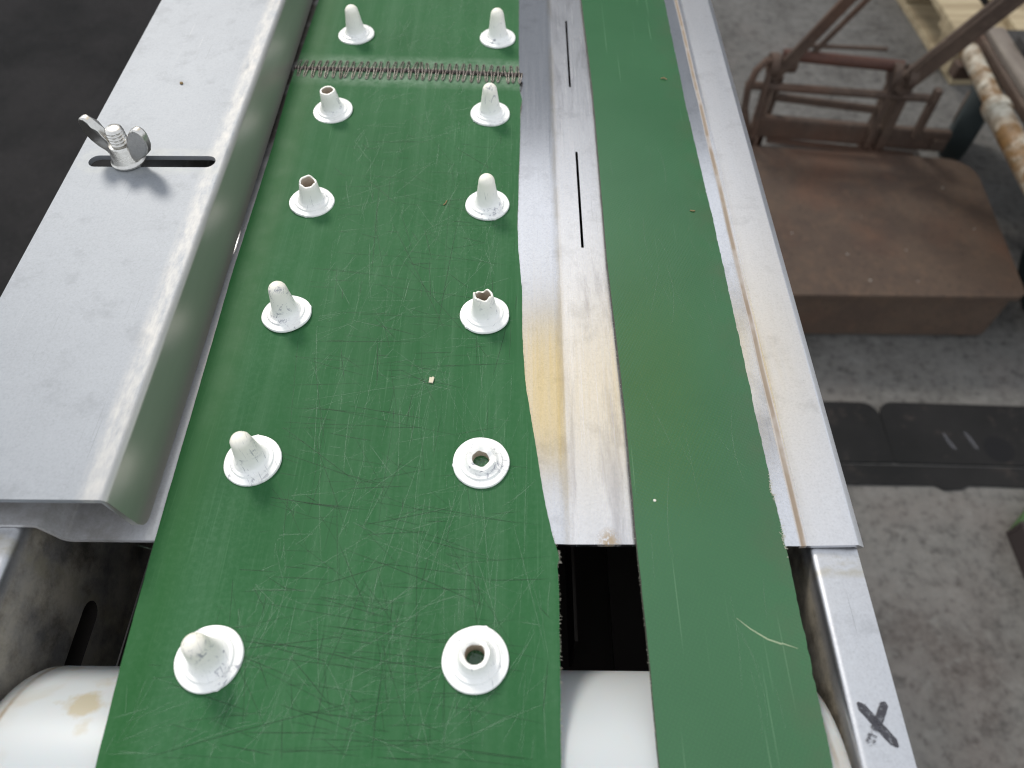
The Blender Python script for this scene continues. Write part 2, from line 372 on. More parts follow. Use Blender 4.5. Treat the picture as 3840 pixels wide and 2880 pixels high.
k = M('wall_cladding', .6); k.col(k.mix(k.noise(2, 4), (.36, .375, .40), (.46, .475, .50))); MAT['clad'] = k.m
k = M('door_dark', .7, 0, (.02, .02, .022)); MAT['door'] = k.m
k = M('added_sheet_warm', .5)  # translucent sheet added so the metal mirrors a warm patch
t = k.n.new('ShaderNodeBsdfTranslucent'); t.inputs['Color'].default_value = (1.0, .82, .43, 1)
d = k.n.new('ShaderNodeBsdfDiffuse'); d.inputs['Color'].default_value = (.80, .66, .38, 1)
mx = k.n.new('ShaderNodeMixShader'); mx.inputs[0].default_value = .06
k.L(t.outputs[0], mx.inputs[1]); k.L(d.outputs[0], mx.inputs[2])
k.L(mx.outputs[0], k.n['Material Output'].inputs['Surface']); MAT['added_sheet'] = k.m

# ---------------------------------------------------------------- object helpers
def link(name, verts, faces, mat, parent=None, smooth=False, mat_ids=None, angle=35):
    me = bpy.data.meshes.new(name); me.from_pydata([tuple(v) for v in verts], [], faces); me.update()
    for m in (mat if isinstance(mat, (list, tuple)) else [mat]): me.materials.append(m)
    if mat_ids: me.polygons.foreach_set('material_index', mat_ids)
    bm = bmesh.new(); bm.from_mesh(me); bmesh.ops.recalc_face_normals(bm, faces=bm.faces); bm.to_mesh(me); bm.free()
    if smooth:
        me.polygons.foreach_set('use_smooth', [True]*len(me.polygons))
        me.set_sharp_from_angle(angle=R_(angle))
    o = bpy.data.objects.new(name, me); COL.objects.link(o)
    if parent: hang(o, parent)
    return o
def hang(o, parent):
    o.parent = parent
    o.matrix_parent_inverse = world_of(parent).inverted()
def world_of(o):
    m = o.matrix_basis.copy()
    return (world_of(o.parent) @ o.matrix_parent_inverse @ m) if o.parent else m
def thing(name, label, cat, loc=(0, 0, 0), group=None):
    o = bpy.data.objects.new(name, None); COL.objects.link(o); o.location = loc; o.empty_display_size = .05
    return tag(o, label, cat, group)
def tag(o, label=None, cat=None, group=None, kind=None):
    for a, b in (('label', label), ('category', cat), ('group', group), ('kind', kind)):
        if b: o[a] = b
    return o
def bevel(o, w, seg=2):
    b = o.modifiers.new('bevel', 'BEVEL'); b.width = w; b.segments = seg; b.limit_method = 'ANGLE'; b.angle_limit = R_(35)
    o.data.polygons.foreach_set('use_smooth', [True]*len(o.data.polygons))
    o.data.set_sharp_from_angle(angle=R_(60))
    return o
def box(name, lo, hi, mat, parent=None, bev=0., rotz=0.):
    (a, b, c), (d, e, f) = lo, hi
    cx, cy = (a+d)/2, (b+e)/2; s, q = math.sin(rotz), math.cos(rotz)
    V = [(x, y, z) for z in (c, f) for x, y in ((a, b), (d, b), (d, e), (a, e))]
    V = [(cx+(x-cx)*q-(y-cy)*s, cy+(x-cx)*s+(y-cy)*q, z) for x, y, z in V]
    F = [(3, 2, 1, 0), (4, 5, 6, 7), (0, 1, 5, 4), (1, 2, 6, 5), (2, 3, 7, 6), (3, 0, 4, 7)]
    o = link(name, V, F, mat, parent)
    return bevel(o, bev) if bev else o
def bar_geo(p, q, w, h, up=(0, 0, 1)):
    p, q = Vector(p), Vector(q); d = (q-p).normalized(); u = Vector(up)
    s = d.cross(u).normalized(); u = s.cross(d).normalized()
    V = [e + s*a*w/2 + u*b*h/2 for e in (p, q) for a, b in ((-1, -1), (1, -1), (1, 1), (-1, 1))]
    F = [(3, 2, 1, 0), (4, 5, 6, 7), (0, 1, 5, 4), (1, 2, 6, 5), (2, 3, 7, 6), (3, 0, 4, 7)]
    return V, F
def bar(name, p, q, w, h, mat, parent, up=(0, 0, 1), bev=.002):
    V, F = bar_geo(p, q, w, h, up)
    o = link(name, V, F, mat, parent)
    return bevel(o, bev) if bev else o
def tube_geo(pts, rad, n=10, cap=True):
    pts = [Vector(p) for p in pts]; V, F = [], []
    rads = rad if isinstance(rad, (list, tuple)) else [rad]*len(pts)
    ref = None
    for i, p in enumerate(pts):
        d = (pts[min(i+1, len(pts)-1)] - pts[max(i-1, 0)]).normalized()
        if ref is None: ref = Vector((0, 0, 1)) if abs(d.z) < .9 else Vector((1, 0, 0))
        s = d.cross(ref).normalized(); u = s.cross(d).normalized(); ref = u
        for j in range(n):
            a = 2*math.pi*j/n; V.append(p + (s*math.cos(a)+u*math.sin(a))*rads[i])
        if i:
            for j in range(n):
                F.append(((i-1)*n+j, (i-1)*n+(j+1) % n, i*n+(j+1) % n, i*n+j))
    if cap: F.append(tuple(range(n-1, -1, -1))); F.append(tuple(range((len(pts)-1)*n, len(pts)*n)))
    return V, F
def tube(name, pts, rad, mat, parent=None, n=12):
    V, F = tube_geo(pts, rad, n); return link(name, V, F, mat, parent, True)
def lathe_geo(prof, n=32, centre=(0, 0), jag=None, skew=(0, 0)):
    """prof: list of (r, z); jag(i, angle) -> dz; skew moves x, y with z"""
    V, F = [], []
    for i, (r, z) in enumerate(prof):
        for j in range(n):
            a = 2*math.pi*j/n; zz = z + (jag(i, a) if jag else 0)
            V.append((centre[0]+r*math.cos(a)+skew[0]*zz, centre[1]+r*math.sin(a)+skew[1]*zz, zz))
        if i:
            for j in range(n): F.append(((i-1)*n+j, (i-1)*n+(j+1) % n, i*n+(j+1) % n, i*n+j))
    return V, F
def prism(name, outer, holes, z0, z1, mat, parent=None, smooth=False):
    loops = [[Vector((x, y, 0)) for x, y in l] for l in [outer]+holes]
    tri = tessellate_polygon(loops); flat = [v for l in loops for v in l]; n = len(flat)
    V = [(v.x, v.y, z1) for v in flat] + [(v.x, v.y, z0) for v in flat]
    F = [tuple(t) for t in tri] + [tuple(i+n for i in reversed(t)) for t in tri]
    k = 0
    for l in loops:
        m = len(l)
        for i in range(m): F.append((k+i, k+(i+1) % m, n+k+(i+1) % m, n+k+i))
        k += m
    return link(name, V, F, mat, parent, smooth)
def slot_loop(x0, x1, y0, y1, n=10, along='x'):
    r = (y1-y0)/2 if along == 'x' else (x1-x0)/2
    P = []
    if along == 'x':
        for i in range(n+1): a = -math.pi/2+math.pi*i/n; P.append((x1-r+r*math.cos(a), (y0+y1)/2+r*math.sin(a)))
        for i in range(n+1): a = math.pi/2+math.pi*i/n; P.append((x0+r+r*math.cos(a), (y0+y1)/2+r*math.sin(a)))
    else:
        for i in range(n+1): a = math.pi*i/n; P.append(((x0+x1)/2+r*math.cos(a), y1-r+r*math.sin(a)))
        for i in range(n+1): a = math.pi+math.pi*i/n; P.append(((x0+x1)/2+r*math.cos(a), y0+r+r*math.sin(a)))
    return P
def fillet(pts, radii, n=6):
    """2-D polyline with rounded bends"""
    out = [Vector(pts[0])]
    for i in range(1, len(pts)-1):
        p, a, b = Vector(pts[i]), Vector(pts[i-1]), Vector(pts[i+1]); r = radii[i-1]
        if r <= 0: out.append(p); continue
        u, v = (a-p).normalized(), (b-p).normalized()
        ang = u.angle(v); t = r/math.tan(ang/2)
        c = p + (u+v).normalized()*(r/math.sin(ang/2))
        s, e = p+u*t-c, p+v*t-c
        tot = math.atan2(s.x*e.y-s.y*e.x, s.dot(e))
        for q in range(n+1):
            w_ = tot*q/n; out.append(c+Vector((s.x*math.cos(w_)-s.y*math.sin(w_), s.x*math.sin(w_)+s.y*math.cos(w_))))
    out.append(Vector(pts[-1]))
    return out
def offset(pl, t):
    res = []
    for i, p in enumerate(pl):
        d1 = (p-pl[i-1]).normalized() if i else (pl[1]-p).normalized()
        d2 = (pl[i+1]-p).normalized() if i < len(pl)-1 else d1
        d = (d1+d2).normalized(); nrm = Vector((-d.y, d.x)); c = max(.3, nrm.dot(Vector((-d2.y, d2.x))))
        res.append(p-nrm*(t/c))
    return res
# ---------------------------------------------------------------- ground
def sheet(name, x0, x1, y0, y1, z, mat):
    return tag(link(name, [(x0, y0, z), (x1, y0, z), (x1, y1, z), (x0, y1, z)], [(0, 1, 2, 3)], mat), kind='structure')
sheet('concrete_floor', -.15, 60, -60, 60, FLOOR, MAT['concrete'])
sheet('asphalt_ground', -60, -.15, -60, 60, FLOOR-.004, MAT['asphalt'])

# ---------------------------------------------------------------- conveyor frame
Y0, Y1 = .1255, 1.15             # cut end of the bed, far end of the bed
conv = thing('conveyor', 'silver aluminium conveyor frame with sheet metal bed, side rails and white end roller', 'conveyor', (-.04, .5, FLOOR))
T = .0022
# bed: raised lip on the left rail, joggle down, flat bed with a long crease, shallow bend onto the right rail
prof = fillet([(-.228, .012), (-.196, .0115), (-.1905, -.003), (.0195, -.003), (.0235, -.0033), (.050, -.0027), (.1205, -.0030), (.1235, -.0027), (.1445, -.0012), (.1478, -.0035)],
              [.004, .003, .002, .004, .01, .001, .003, .0015], 4)
low = offset(prof, T)
slits = [(.0345, .0359, .4558, .540), (.0360, .0375, .3022, .3866), (.0345, .0359, .610, .690), (.0345, .0359, .76, .84)]
ys = sorted({Y0, Y1, *[v for s in slits for v in s[2:]]})
# split the profile at the slit edges
xs_extra = sorted({v for s in slits for v in s[:2]})
def insert(pl):
    out = []
    for a, b in zip(pl[:-1], pl[1:]):
        out.append(a)
        for x in xs_extra:
            if a.x < x < b.x: out.append(a.lerp(b, (x-a.x)/(b.x-a.x)))
    return out+[pl[-1]]
prof = insert(prof); low = offset(prof, T)
V, F = [], []; nP = len(prof)
for y in ys:
    V += [(p.x, y, p.y) for p in prof]+[(p.x, y, p.y) for p in low]
def in_slit(i, j):
    xm = (prof[i].x+prof[i+1].x)/2; ym = (ys[j]+ys[j+1])/2
    return any(s[0] < xm < s[1] and s[2] < ym < s[3] for s in slits)
for j in range(len(ys)-1):
    a, b = j*2*nP, (j+1)*2*nP
    for i in range(nP-1):
        if in_slit(i, j): continue
        F.append((a+i, a+i+1, b+i+1, b+i)); F.append((a+nP+i, b+nP+i, b+nP+i+1, a+nP+i+1))
        for di, e in ((-1, i), (1, i+1)):
            if 0 <= i+di < nP-1 and in_slit(i+di, j): F.append((a+e, b+e, b+nP+e, a+nP+e))
        for dj, e in ((-1, a), (1, b)):
            if 0 <= j+dj < len(ys)-1 and in_slit(i, j+dj): F.append((e+i, e+i+1, e+nP+i+1, e+nP+i))
    for i in (0, nP-1): F.append((a+i, b+i, b+nP+i, a+nP+i))
for e in (0, (len(ys)-1)*2*nP):
    for i in range(nP-1): F.append((e+i, e+nP+i, e+nP+i+1, e+i+1))
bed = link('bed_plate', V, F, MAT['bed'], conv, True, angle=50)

# side rails: square tubes with a rounded inner edge; the left one has the axle slot
def rail(x0, x1, top, slot):
    ya, yb = -.22, 1.15; bot = top-.11; r = .0028; n = 6; V = []; F = []
    inner_right = slot           # left rail shows its right face
    xi, xo = (x1, x0) if slot else (x0, x1)
    s = 1 if slot else -1
    ring = [(xo, bot), (xo, top)]
    for i in range(n+1):
        a = math.pi/2*i/n
        ring.append((xi - s*r + s*r*math.sin(a), top-r+r*math.cos(a)))
    ring.append((xi, bot))
    m = len(ring)
    V = [(x, y, z) for y in (ya, yb) for x, z in ring]
    for i in range(m-2): F.append((i, i+1, m+i+1, m+i))
    F.append((m-1, 0, m, 2*m-1))
    F.append(tuple(range(m))); F.append(tuple(range(2*m-1, m-1, -1)))
    # inner face, with or without the slot
    outer = [(ya, bot), (yb, bot), (yb, top-r), (ya, top-r)]
    hole = [slot_loop(.00, .119, -.069, -.0555)] if slot else []
    loops = [[Vector((p, q, 0)) for p, q in l] for l in [outer]+hole]
    k0 = len(V); flat = [v for l in loops for v in l]
    V += [(xi, v.x, v.y) for v in flat]
    F += [tuple(k0+i for i in t) for t in tessellate_polygon(loops)]
    nw = 0
    if slot:
        h = loops[1]; nw = len(h)+1; k1 = k0+4; k2 = len(V); d = .018
        V += [(xi-s*d, v.x, v.y) for v in h]
        for i in range(len(h)): F.append((k1+i, k1+(i+1) % len(h), k2+(i+1) % len(h), k2+i))
        F.append(tuple(range(k2, k2+len(h))))
    return link('side_rail', V, F, [MAT['rail'], MAT['pan']], conv, True, [0]*(len(F)-nw)+[1]*nw, 50)  # slot recess coloured dark in place of the shade inside it
railL = rail(-.226, -.204, .0091, True)
railR = rail(.1255, .1455, -.0052, False)
# the hand drawn cross on the right rail
def stroke(name, pts, wid, mat, z, parent):
    V, F = [], []
    for i, p in enumerate(pts):
        p = Vector(p); d = (Vector(pts[min(i+1, len(pts)-1)])-Vector(pts[max(0, i-1)])).normalized(); nn = Vector((-d.y, d.x))
        wv = wid[i] if isinstance(wid, list) else wid
        V += [(*(p+nn*wv/2), z), (*(p-nn*wv/2), z)]
        if i: F.append((2*i-2, 2*i-1, 2*i+1, 2*i))
    return link(name, V, F, mat, parent)
zt = -.0052
def capsule(a, b, wid, n=9):
    a, b = Vector(a), Vector(b); out = []; ws = []
    for i in range(n+1):
        t = i/n; out.append(a.lerp(b, t)); e = min(t, 1-t)*(b-a).length/(wid/2)
        ws.append(wid*math.sqrt(max(.05, 1-(1-min(1, e))**2))*(1+.06*math.sin(i*2.3)))
    return out, ws
p_, w_ = capsule((.1298, .0640), (.1408, .0487), .0034)
stroke('marker_stroke', p_, w_, MAT['ink'], zt+.0003, railR)
p_, w_ = capsule((.1402, .0642), (.1352, .0562), .0030)
stroke('marker_stroke', p_, w_, MAT['ink'], zt+.00045, railR)
p_, w_ = capsule((.1362, .0580), (.1300, .0490), .0032)
stroke('marker_stroke', p_, w_, MAT['ink_dry'], zt+.0006, railR)

# belly: pan and flanges added to shut light out, front wall, cross members, return side kept in the dark like the photograph
pan = box('added_belly_pan', (-.2035, -.21, -.150), (.125, 1.1, -.146), MAT['pan'], conv)
box('added_pan_flange', (-.2035, -.21, -.146), (-.200, 1.1, -.1015), MAT['pan'], conv)
box('added_pan_flange', (.1215, -.21, -.146), (.125, 1.1, -.1155), MAT['pan'], conv)
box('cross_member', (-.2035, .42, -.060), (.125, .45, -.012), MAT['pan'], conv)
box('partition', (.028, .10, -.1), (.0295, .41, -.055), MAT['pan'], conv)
for x in (-.215, .1355):
    for y in (-.16, .98):
        leg = box('leg', (x-.010, y-.012, FLOOR+.01), (x+.010, y+.012, -.1), MAT['rail'], conv, .0015)
        box('foot', (x-.02, y-.022, FLOOR-.002 if x < -.15 else FLOOR), (x+.02, y+.022, FLOOR+.01), MAT['tyre'], leg, .002)

# end roller
Rr, Yc = .05, .035; Zc = -.003-Rr
prof_r = [(.012, -.2035), (.012, -.201), (.0445, -.201), (.0465, -.2006), (.0485, -.1992), (.0497, -.197), (.05, -.194), (.05, -.15), (.05, .05), (.05, .112), (.0498, .1165), (.0490, .1200), (.0475, .1222), (.0455, .1232), (.012, .1232), (.012, .1252)]
V, F = [], []; n = 72
for i, (r, x) in enumerate(prof_r):
    for j in range(n): a = 2*math.pi*j/n; V.append((x, Yc+r*math.sin(a), Zc+r*math.cos(a)))
    if i:
        for j in range(n): F.append(((i-1)*n+j, (i-1)*n+(j+1) % n, i*n+(j+1) % n, i*n+j))
F.append(tuple(range(n))); F.append(tuple(range((len(prof_r)-1)*n, len(prof_r)*n)))
link('end_roller', V, F, MAT['roller'], conv, True, angle=40)

# adjustable guide: top plate with slot, rounded bend, inclined flange towards the belt
GZ = .0285; gt = .0028; ga, gb = .1288, 1.15
slot = slot_loop(-.2375, -.1672, .3301, .3398)
ob = link_plate = None
prof_g = fillet([(-.1652, GZ), (-.1614, GZ), (-.1565, .0004)], [.0034], 8)
low_g = offset(prof_g, gt)
# flange and bend
V, F = [], []; yl = [ga, ga+.0012, ga+.003, ga+.006, .4, gb]; m = len(prof_g)
def zlift(p, y, i):
    # lower front corner of the flange is rounded off
    e = max(0., 1-(y-ga)/.006); t = max(0., min(1., (GZ-p.y)/GZ))
    return p
for j, y in enumerate(yl):
    for pl in (prof_g, low_g):
        for i, p in enumerate(pl):
            q = p.copy()
            cut = .0058*(1-math.sqrt(max(0, 1-(1-min(1, (y-ga)/.006))**2)))
            if i == len(pl)-1: q = q + (pl[-2]-pl[-1]).normalized()*cut
            V.append((q.x, y, q.y))
for j in range(len(yl)-1):
    a, b = j*2*m, (j+1)*2*m
    for i in range(m-1):
        F.append((a+i, a+i+1, b+i+1, b+i)); F.append((a+m+i, b+m+i, b+m+i+1, a+m+i+1))
    F.append((a+m-1, b+m-1, b+2*m-1, a+2*m-1)); 
for e in (0, (len(yl)-1)*2*m):
    for i in range(m-1): F.append((e+i, e+m+i, e+m+i+1, e+i+1))
# flat plate with the slot cut out, welded into the same mesh
loops = [[Vector((x, y, 0)) for x, y in l] for l in ([(-.2455, ga)]+[(-.1652, y) for y in yl]+[(-.2455, gb)], slot)]
flat = [v for l in loops for v in l]; nf = len(flat); k0 = len(V)
V += [(v.x, v.y, GZ) for v in flat]+[(v.x, v.y, GZ-gt) for v in flat]
tr = tessellate_polygon(loops)
F += [tuple(k0+i for i in t) for t in tr]+[tuple(k0+nf+i for i in reversed(t)) for t in tr]
kk = 0
for l in loops:
    q = len(l)
    for i in range(q):
        if kk == 0 and 1 <= i < len(yl): continue
        F.append((k0+kk+i, k0+kk+(i+1) % q, k0+nf+kk+(i+1) % q, k0+nf+kk+i))
    kk += q
guide = link('guide_plate', V, F, MAT['guide'], conv, True, angle=50)
bm = bmesh.new(); bm.from_mesh(guide.data); bmesh.ops.remove_doubles(bm, verts=bm.verts, dist=1e-5); bmesh.ops.recalc_face_normals(bm, faces=bm.faces); bm.to_mesh(guide.data); bm.free()
guide.data.set_sharp_from_angle(angle=R_(50))
for y in (.55, .95):              # spacers that carry the guide on the bed lip
    box('guide_spacer', (-.222, y-.012, .012), (-.200, y+.012, GZ-gt), MAT['galv'], conv, .001)

# wing nut on its stud
wx, wy = -.2149, .3350
V, F = lathe_geo([(.0, GZ+.0003), (.0088, GZ+.0003), (.0093, GZ+.0008), (.0093, GZ+.0016), (.0086, GZ+.0022), (.0084, GZ+.0030), (.0082, GZ+.0034), (.0070, GZ+.0112), (.0064, GZ+.0122), (.0042, GZ+.0124), (.0040, GZ+.008)], 32, (wx, wy))
nut = link('wing_nut', V, F, MAT['zinc'], conv, True, angle=40)
# threaded stud
n = 36
V, F = [], []
z0, z1 = .004, GZ+.0215; pitch = .00185; steps = int((z1-.0012-z0)/(pitch/8))
for i in range(steps+1):
    z = z0+(z1-.0012-z0)*i/steps
    for j in range(n):
        a = 2*math.pi*j/n; ph = (z/pitch - j/n) % 1.0
        r = .0049-.0010*abs(2*ph-1)**1.5
        V.append((wx+r*math.cos(a), wy+r*math.sin(a), z))
    if i:
        for j in range(n): F.append(((i-1)*n+j, (i-1)*n+(j+1) % n, i*n+(j+1) % n, i*n+j))
for r, z in ((.0044, z1-.0006), (.0036, z1), (.0012, z1+.0001)):
    b = len(V); V += [(wx+r*math.cos(2*math.pi*j/n), wy+r*math.sin(2*math.pi*j/n), z) for j in range(n)]
    for j in range(n): F.append((b-n+j, b-n+(j+1) % n, b+(j+1) % n, b+j))
F.append(tuple(range(len(V)-n, len(V)))); F.append(tuple(range(n-1, -1, -1)))
link('threaded_stud', V, F, MAT['zinc'], nut, True, angle=60)
def wing(direction):
    d = Vector((math.cos(direction), math.sin(direction), 0)); s = Vector((-d.y, d.x, 0))
    # outline in (radial, height): root on the hub, leaning ear with a round head
    pl = [(0.0046, 0.0018), (0.0080, 0.0027), (0.0109, 0.0052), (0.0145, 0.0076), (0.0179, 0.0108), (0.0198, 0.0148), (0.0201, 0.0185), (0.0201, 0.0214),
          (0.0191, 0.0238), (0.0172, 0.0251), (0.0150, 0.0250), (0.0128, 0.0237), (0.0108, 0.0214), (0.0089, 0.0187), (0.0074, 0.0158), (0.0062, 0.0133), (0.0048, 0.0110)]
    V, F = [], []; m = len(pl); th = []
    for sgn in (1, -1):
        for r, h in pl:
            thick = .0036 if r < .006 else (.0028 if r < .009 else .0023)
            V.append(Vector((wx, wy, GZ+h))+d*r+s*sgn*thick)
    F.append(tuple(range(m))); F.append(tuple(range(2*m-1, m-1, -1)))
    for i in range(m): F.append((i, (i+1) % m, m+(i+1) % m, m+i))
    o = link('wing', V, F, MAT['zinc'], nut)
    return bevel(o, .0011, 3)
wing(R_(-18)); wing(R_(162))

# ---------------------------------------------------------------- belts
def interp(tab, y):
    if y <= tab[0][0]: return tab[0][1]
    for (a, u), (b, v) in zip(tab[:-1], tab[1:]):
        if y <= b: t = (y-a)/(b-a); return u+(v-u)*t
    return tab[-1][1]
TH = .003
def belt(name, left, right, arch, jit, mats, label, wobble=lambda y: 0):
    path = []        # (y, z, kind) along the loop, top run first
    y = 1.1
    while y > Yc+1e-6:
        path.append((y, 0., y)); y -= .0016 if y < .62 else .02
    for i in range(0, 25):
        a = math.pi*i/24; path.append((Yc-(Rr+TH)*math.sin(a), Zc+(Rr+TH)*math.cos(a), Yc))
    for i in range(1, 12): path.append((Yc+i*.096, Zc-Rr-TH, Yc))
    cols = 14; V, F, ids = [], [], []
    r1 = random.Random(hash(label) % 1000 if False else len(label))
    jl = jr = 0.
    n = len(path)
    for q, (y, z, ye) in enumerate(path):
        jl = .55*jl+r1.gauss(0, jit*.5); jr = .55*jr+r1.gauss(0, jit)
        l, r = interp(left, ye)+jl, interp(right, ye)+jr
        top = q < n and z == 0.
        fade = max(0., min(1., (ye-.06)/.08)) if top else 0.
        ny, nz = 0., 1.
        if not top and y < Yc: v = Vector((y-Yc, z-Zc)).normalized(); ny, nz = v.x, v.y
        elif not top: ny, nz = 0., -1.
        for side in (0, 1):
            for c in range(cols+1):
                u = c/cols; x = l+(r-l)*u
                bulge = arch(u)*fade
                d = -TH*side+bulge
                V.append((x, y+ny*d, z+nz*d))
    W = 2*(cols+1)
    for q in range(n-1):
        a, b = q*W, (q+1)*W
        for c in range(cols):
            F.append((a+c, b+c, b+c+1, a+c+1)); ids.append(0)
            F.append((a+cols+1+c, a+cols+2+c, b+cols+2+c, b+cols+1+c)); ids.append(3)
        for c, mi in ((0, 1), (cols, 2)):
            F.append((a+c, b+c, b+cols+1+c, a+cols+1+c)); ids.append(mi)
    o = link(name, V, F, mats, None, True, ids, 60)
    return o
mainL = [(.038, -.148), (.073, -.1499), (.124, -.1512), (.191, -.152), (.275, -.1534), (.3845, -.1527), (.448, -.1540), (.562, -.1519), (1.1, -.152)]
mainR = [(.040, .0170), (.0997, .0180), (.1155, .0176), (.1168, .0186), (.1195, .0183), (.1274, .0162), (.1423, .0131), (.1676, .0098), (.206, .0046), (.2377, .0029), (.2694, .0027), (.297, .0008), (.319, .0002), (.395, .0013), (.4275, .0016), (.4368, .0026), (.446, .0012), (.4606, .0004), (.564, .0), (1.1, 0.)]
nb_L = [(.040, .0519), (.082, .0518), (.130, .0509), (.188, .0512), (.290, .0491), (.445, .0497), (.564, .0472), (1.1, .046)]
nb_R = [(.041, .1134), (.0987, .1134), (.1221, .1136), (.1265, .1130), (.1300, .1136), (.148, .1130), (.1495, .1122), (.153, .1126), (.158, .1130), (.181, .1127), (.291, .1125), (.435, .1103), (.565, .1107), (1.1, .111)]
wide_o = belt('conveyor_belt', mainL, mainR, lambda u: .0009*(1-u)**7, .00006, [MAT['belt_scuffed'], MAT['core'], MAT['core'], MAT['belt_back']], 'wide')
tag(wide_o, 'wide scratched green belt with two rows of white pegs and a laced wire seam', 'conveyor belt')
narrow_o = belt('conveyor_belt', nb_L, nb_R, lambda u: .0023*(1-((u-.32)/.68)**2), .00010, [MAT['belt_clean'], MAT['core_dark'], MAT['core_dark'], MAT['belt_back']], 'narrowb')
tag(narrow_o, 'narrow plain green belt running beside the rust line, without pegs', 'conveyor belt')

# scratches on the belts (fine relief, joined)
def ribbons(name, items, mat, parent, z=.00006):
    V, F = [], []
    for pts, wd in items:
        n = len(pts); b = len(V)
        for i, p in enumerate(pts):
            p = Vector(p); d = (Vector(pts[min(i+1, n-1)])-Vector(pts[max(0, i-1)])).normalized(); nn = Vector((-d.y, d.x))
            t = i/(n-1); ww = wd*(.25+.75*math.sin(math.pi*min(1, max(0, t)))**.5)/2
            zz = z(p) if callable(z) else z
            V += [(*(p+nn*ww), zz), (*(p-nn*ww), zz)]
            if i: F.append((b+2*i-2, b+2*i-1, b+2*i+1, b+2*i))
    o = link(name, V, F, mat, parent); o['kind'] = 'stuff'; return o
def line(x, y, ang, ln, curve=0., n=6):
    P = []
    for i in range(n+1):
        t = i/n-.5; a = ang+curve*t
        P.append((x+math.cos(ang)*ln*t-math.sin(ang)*curve*ln*t*t, y+math.sin(ang)*ln*t+math.cos(ang)*curve*ln*t*t))
    return P
def inside(P, L, Rt, pad=.0015):
    return all(.04 < y < .6 and interp(L, y)+pad < x < interp(Rt, y)-pad for x, y in P)
pale, dark = [], []
while len(pale) < 1500:
    x, y = rng.uniform(-.15, .016), .04+.52*rng.random()**1.4
    m_ = rng.random()
    ang = rng.gauss(R_(82), R_(14)) if m_ < .5 else (rng.gauss(R_(20), R_(16)) if m_ < .8 else rng.uniform(0, math.pi))
    P = line(x, y, ang, min(.075, rng.expovariate(1/.018)+.005), rng.gauss(0, .05))
    if inside(P, mainL, mainR): pale.append((P, rng.choice((.00006, .00008, .00010, .00013, .00018))))
while len(dark) < 420:
    x, y = min(.012, max(-.145, rng.gauss(-.055, .045))), .04+.36*rng.random()**1.8
    m_ = rng.random()
    ang = rng.gauss(R_(-3), R_(9)) if m_ < .55 else (rng.gauss(R_(92), R_(8)) if m_ < .8 else rng.gauss(R_(-45), R_(18)))
    P = line(x, y, ang, min(.085, rng.expovariate(1/.022)+.006), rng.gauss(0, .02))
    if inside(P, mainL, mainR): dark.append((P, rng.choice((.00008, .00010, .00013, .00018))))
pale.append((line(-.138, .113, R_(-38), .045, -.5), .00018))
ribbons('pale_scratches', pale, MAT['scratch_pale'], wide_o, .00006)
ribbons('dark_scratches', dark, MAT['scratch_dark'], wide_o, .00010)
def nz(p):
    u = (p.x-interp(nb_L, p.y))/(interp(nb_R, p.y)-interp(nb_L, p.y))
    return .0023*(1-((u-.32)/.68)**2)*max(0., min(1., (p.y-.06)/.08))+.00012
nar = []
while len(nar) < 34:
    P = line(rng.uniform(.055, .112), rng.uniform(.06, .4), rng.gauss(R_(97), R_(9)), rng.uniform(.008, .05), rng.gauss(0, .2), 8)
    if inside(P, nb_L, nb_R): nar.append((P, rng.choice((.00008, .00010, .00014))))
ribbons('pale_scratches', nar, MAT['scratch_pale'], narrow_o, nz)
cut = [((.0876, .0935), .0004), ((.0925, .0893), .0005), ((.0985, .0855), .0005), ((.1035, .0838), .0005), ((.1040, .0840), .0004), ((.1095, .0822), .0003)]
ribbons('pale_scratches', [([c[0] for c in cut], .0006)], MAT['scratch_cut'], narrow_o, nz)

# frayed threads along the cut edges
V, F = [], []
def strand(x, y, z, ang, ln, w=.00012):
    b = len(V); P = []
    for i in range(4):
        t = i/3; a = ang+rng.gauss(0, .25)*t
        P.append((x+math.cos(a)*ln*t, y+math.sin(a)*ln*t, z+rng.uniform(-.0003, .0005)*t))
    for i, (px_, py_, pz_) in enumerate(P):
        V.append((px_, py_-w/2, pz_)); V.append((px_, py_+w/2, pz_+w))
        if i: F.append((b+2*i-2, b+2*i-1, b+2*i+1, b+2*i))
for i in range(260):
    y = rng.uniform(.04, .44); 
    if rng.random() < .45: y = rng.uniform(.04, .13)
    strand(interp(mainR, y)-.0002, y, -.0008-rng.random()*.0012, rng.gauss(0, .6), rng.uniform(.0004, .0013))
for i in range(40):
    y = rng.gauss(.1195, .0022); strand(interp(mainR, y)-.0004, y, -.0012, rng.gauss(-.3, .5), rng.uniform(.0006, .0018), .00009)
for i in range(90):
    y = rng.uniform(.05, .35); strand(interp(mainL, y)+.0002, y, -.001, math.pi+rng.gauss(0, .7), rng.uniform(.0003, .0010))
o = link('frayed_threads', V, F, MAT['thread'], wide_o); o['kind'] = 'stuff'
V, F = [], []
for i in range(130):
    y = rng.uniform(.05, .30); strand(interp(nb_L, y)+.0002, y, -.001, math.pi+rng.gauss(0, .6), rng.uniform(.0003, .0010))
for i in range(60):
    y = rng.choice((rng.gauss(.1505, .003), rng.gauss(.128, .003))); strand(interp(nb_R, y)-.0006, y, .0001, rng.gauss(0, .9), rng.uniform(.0005, .0020), .0002)
o = link('frayed_threads', V, F, MAT['thread'], narrow_o); o['kind'] = 'stuff'

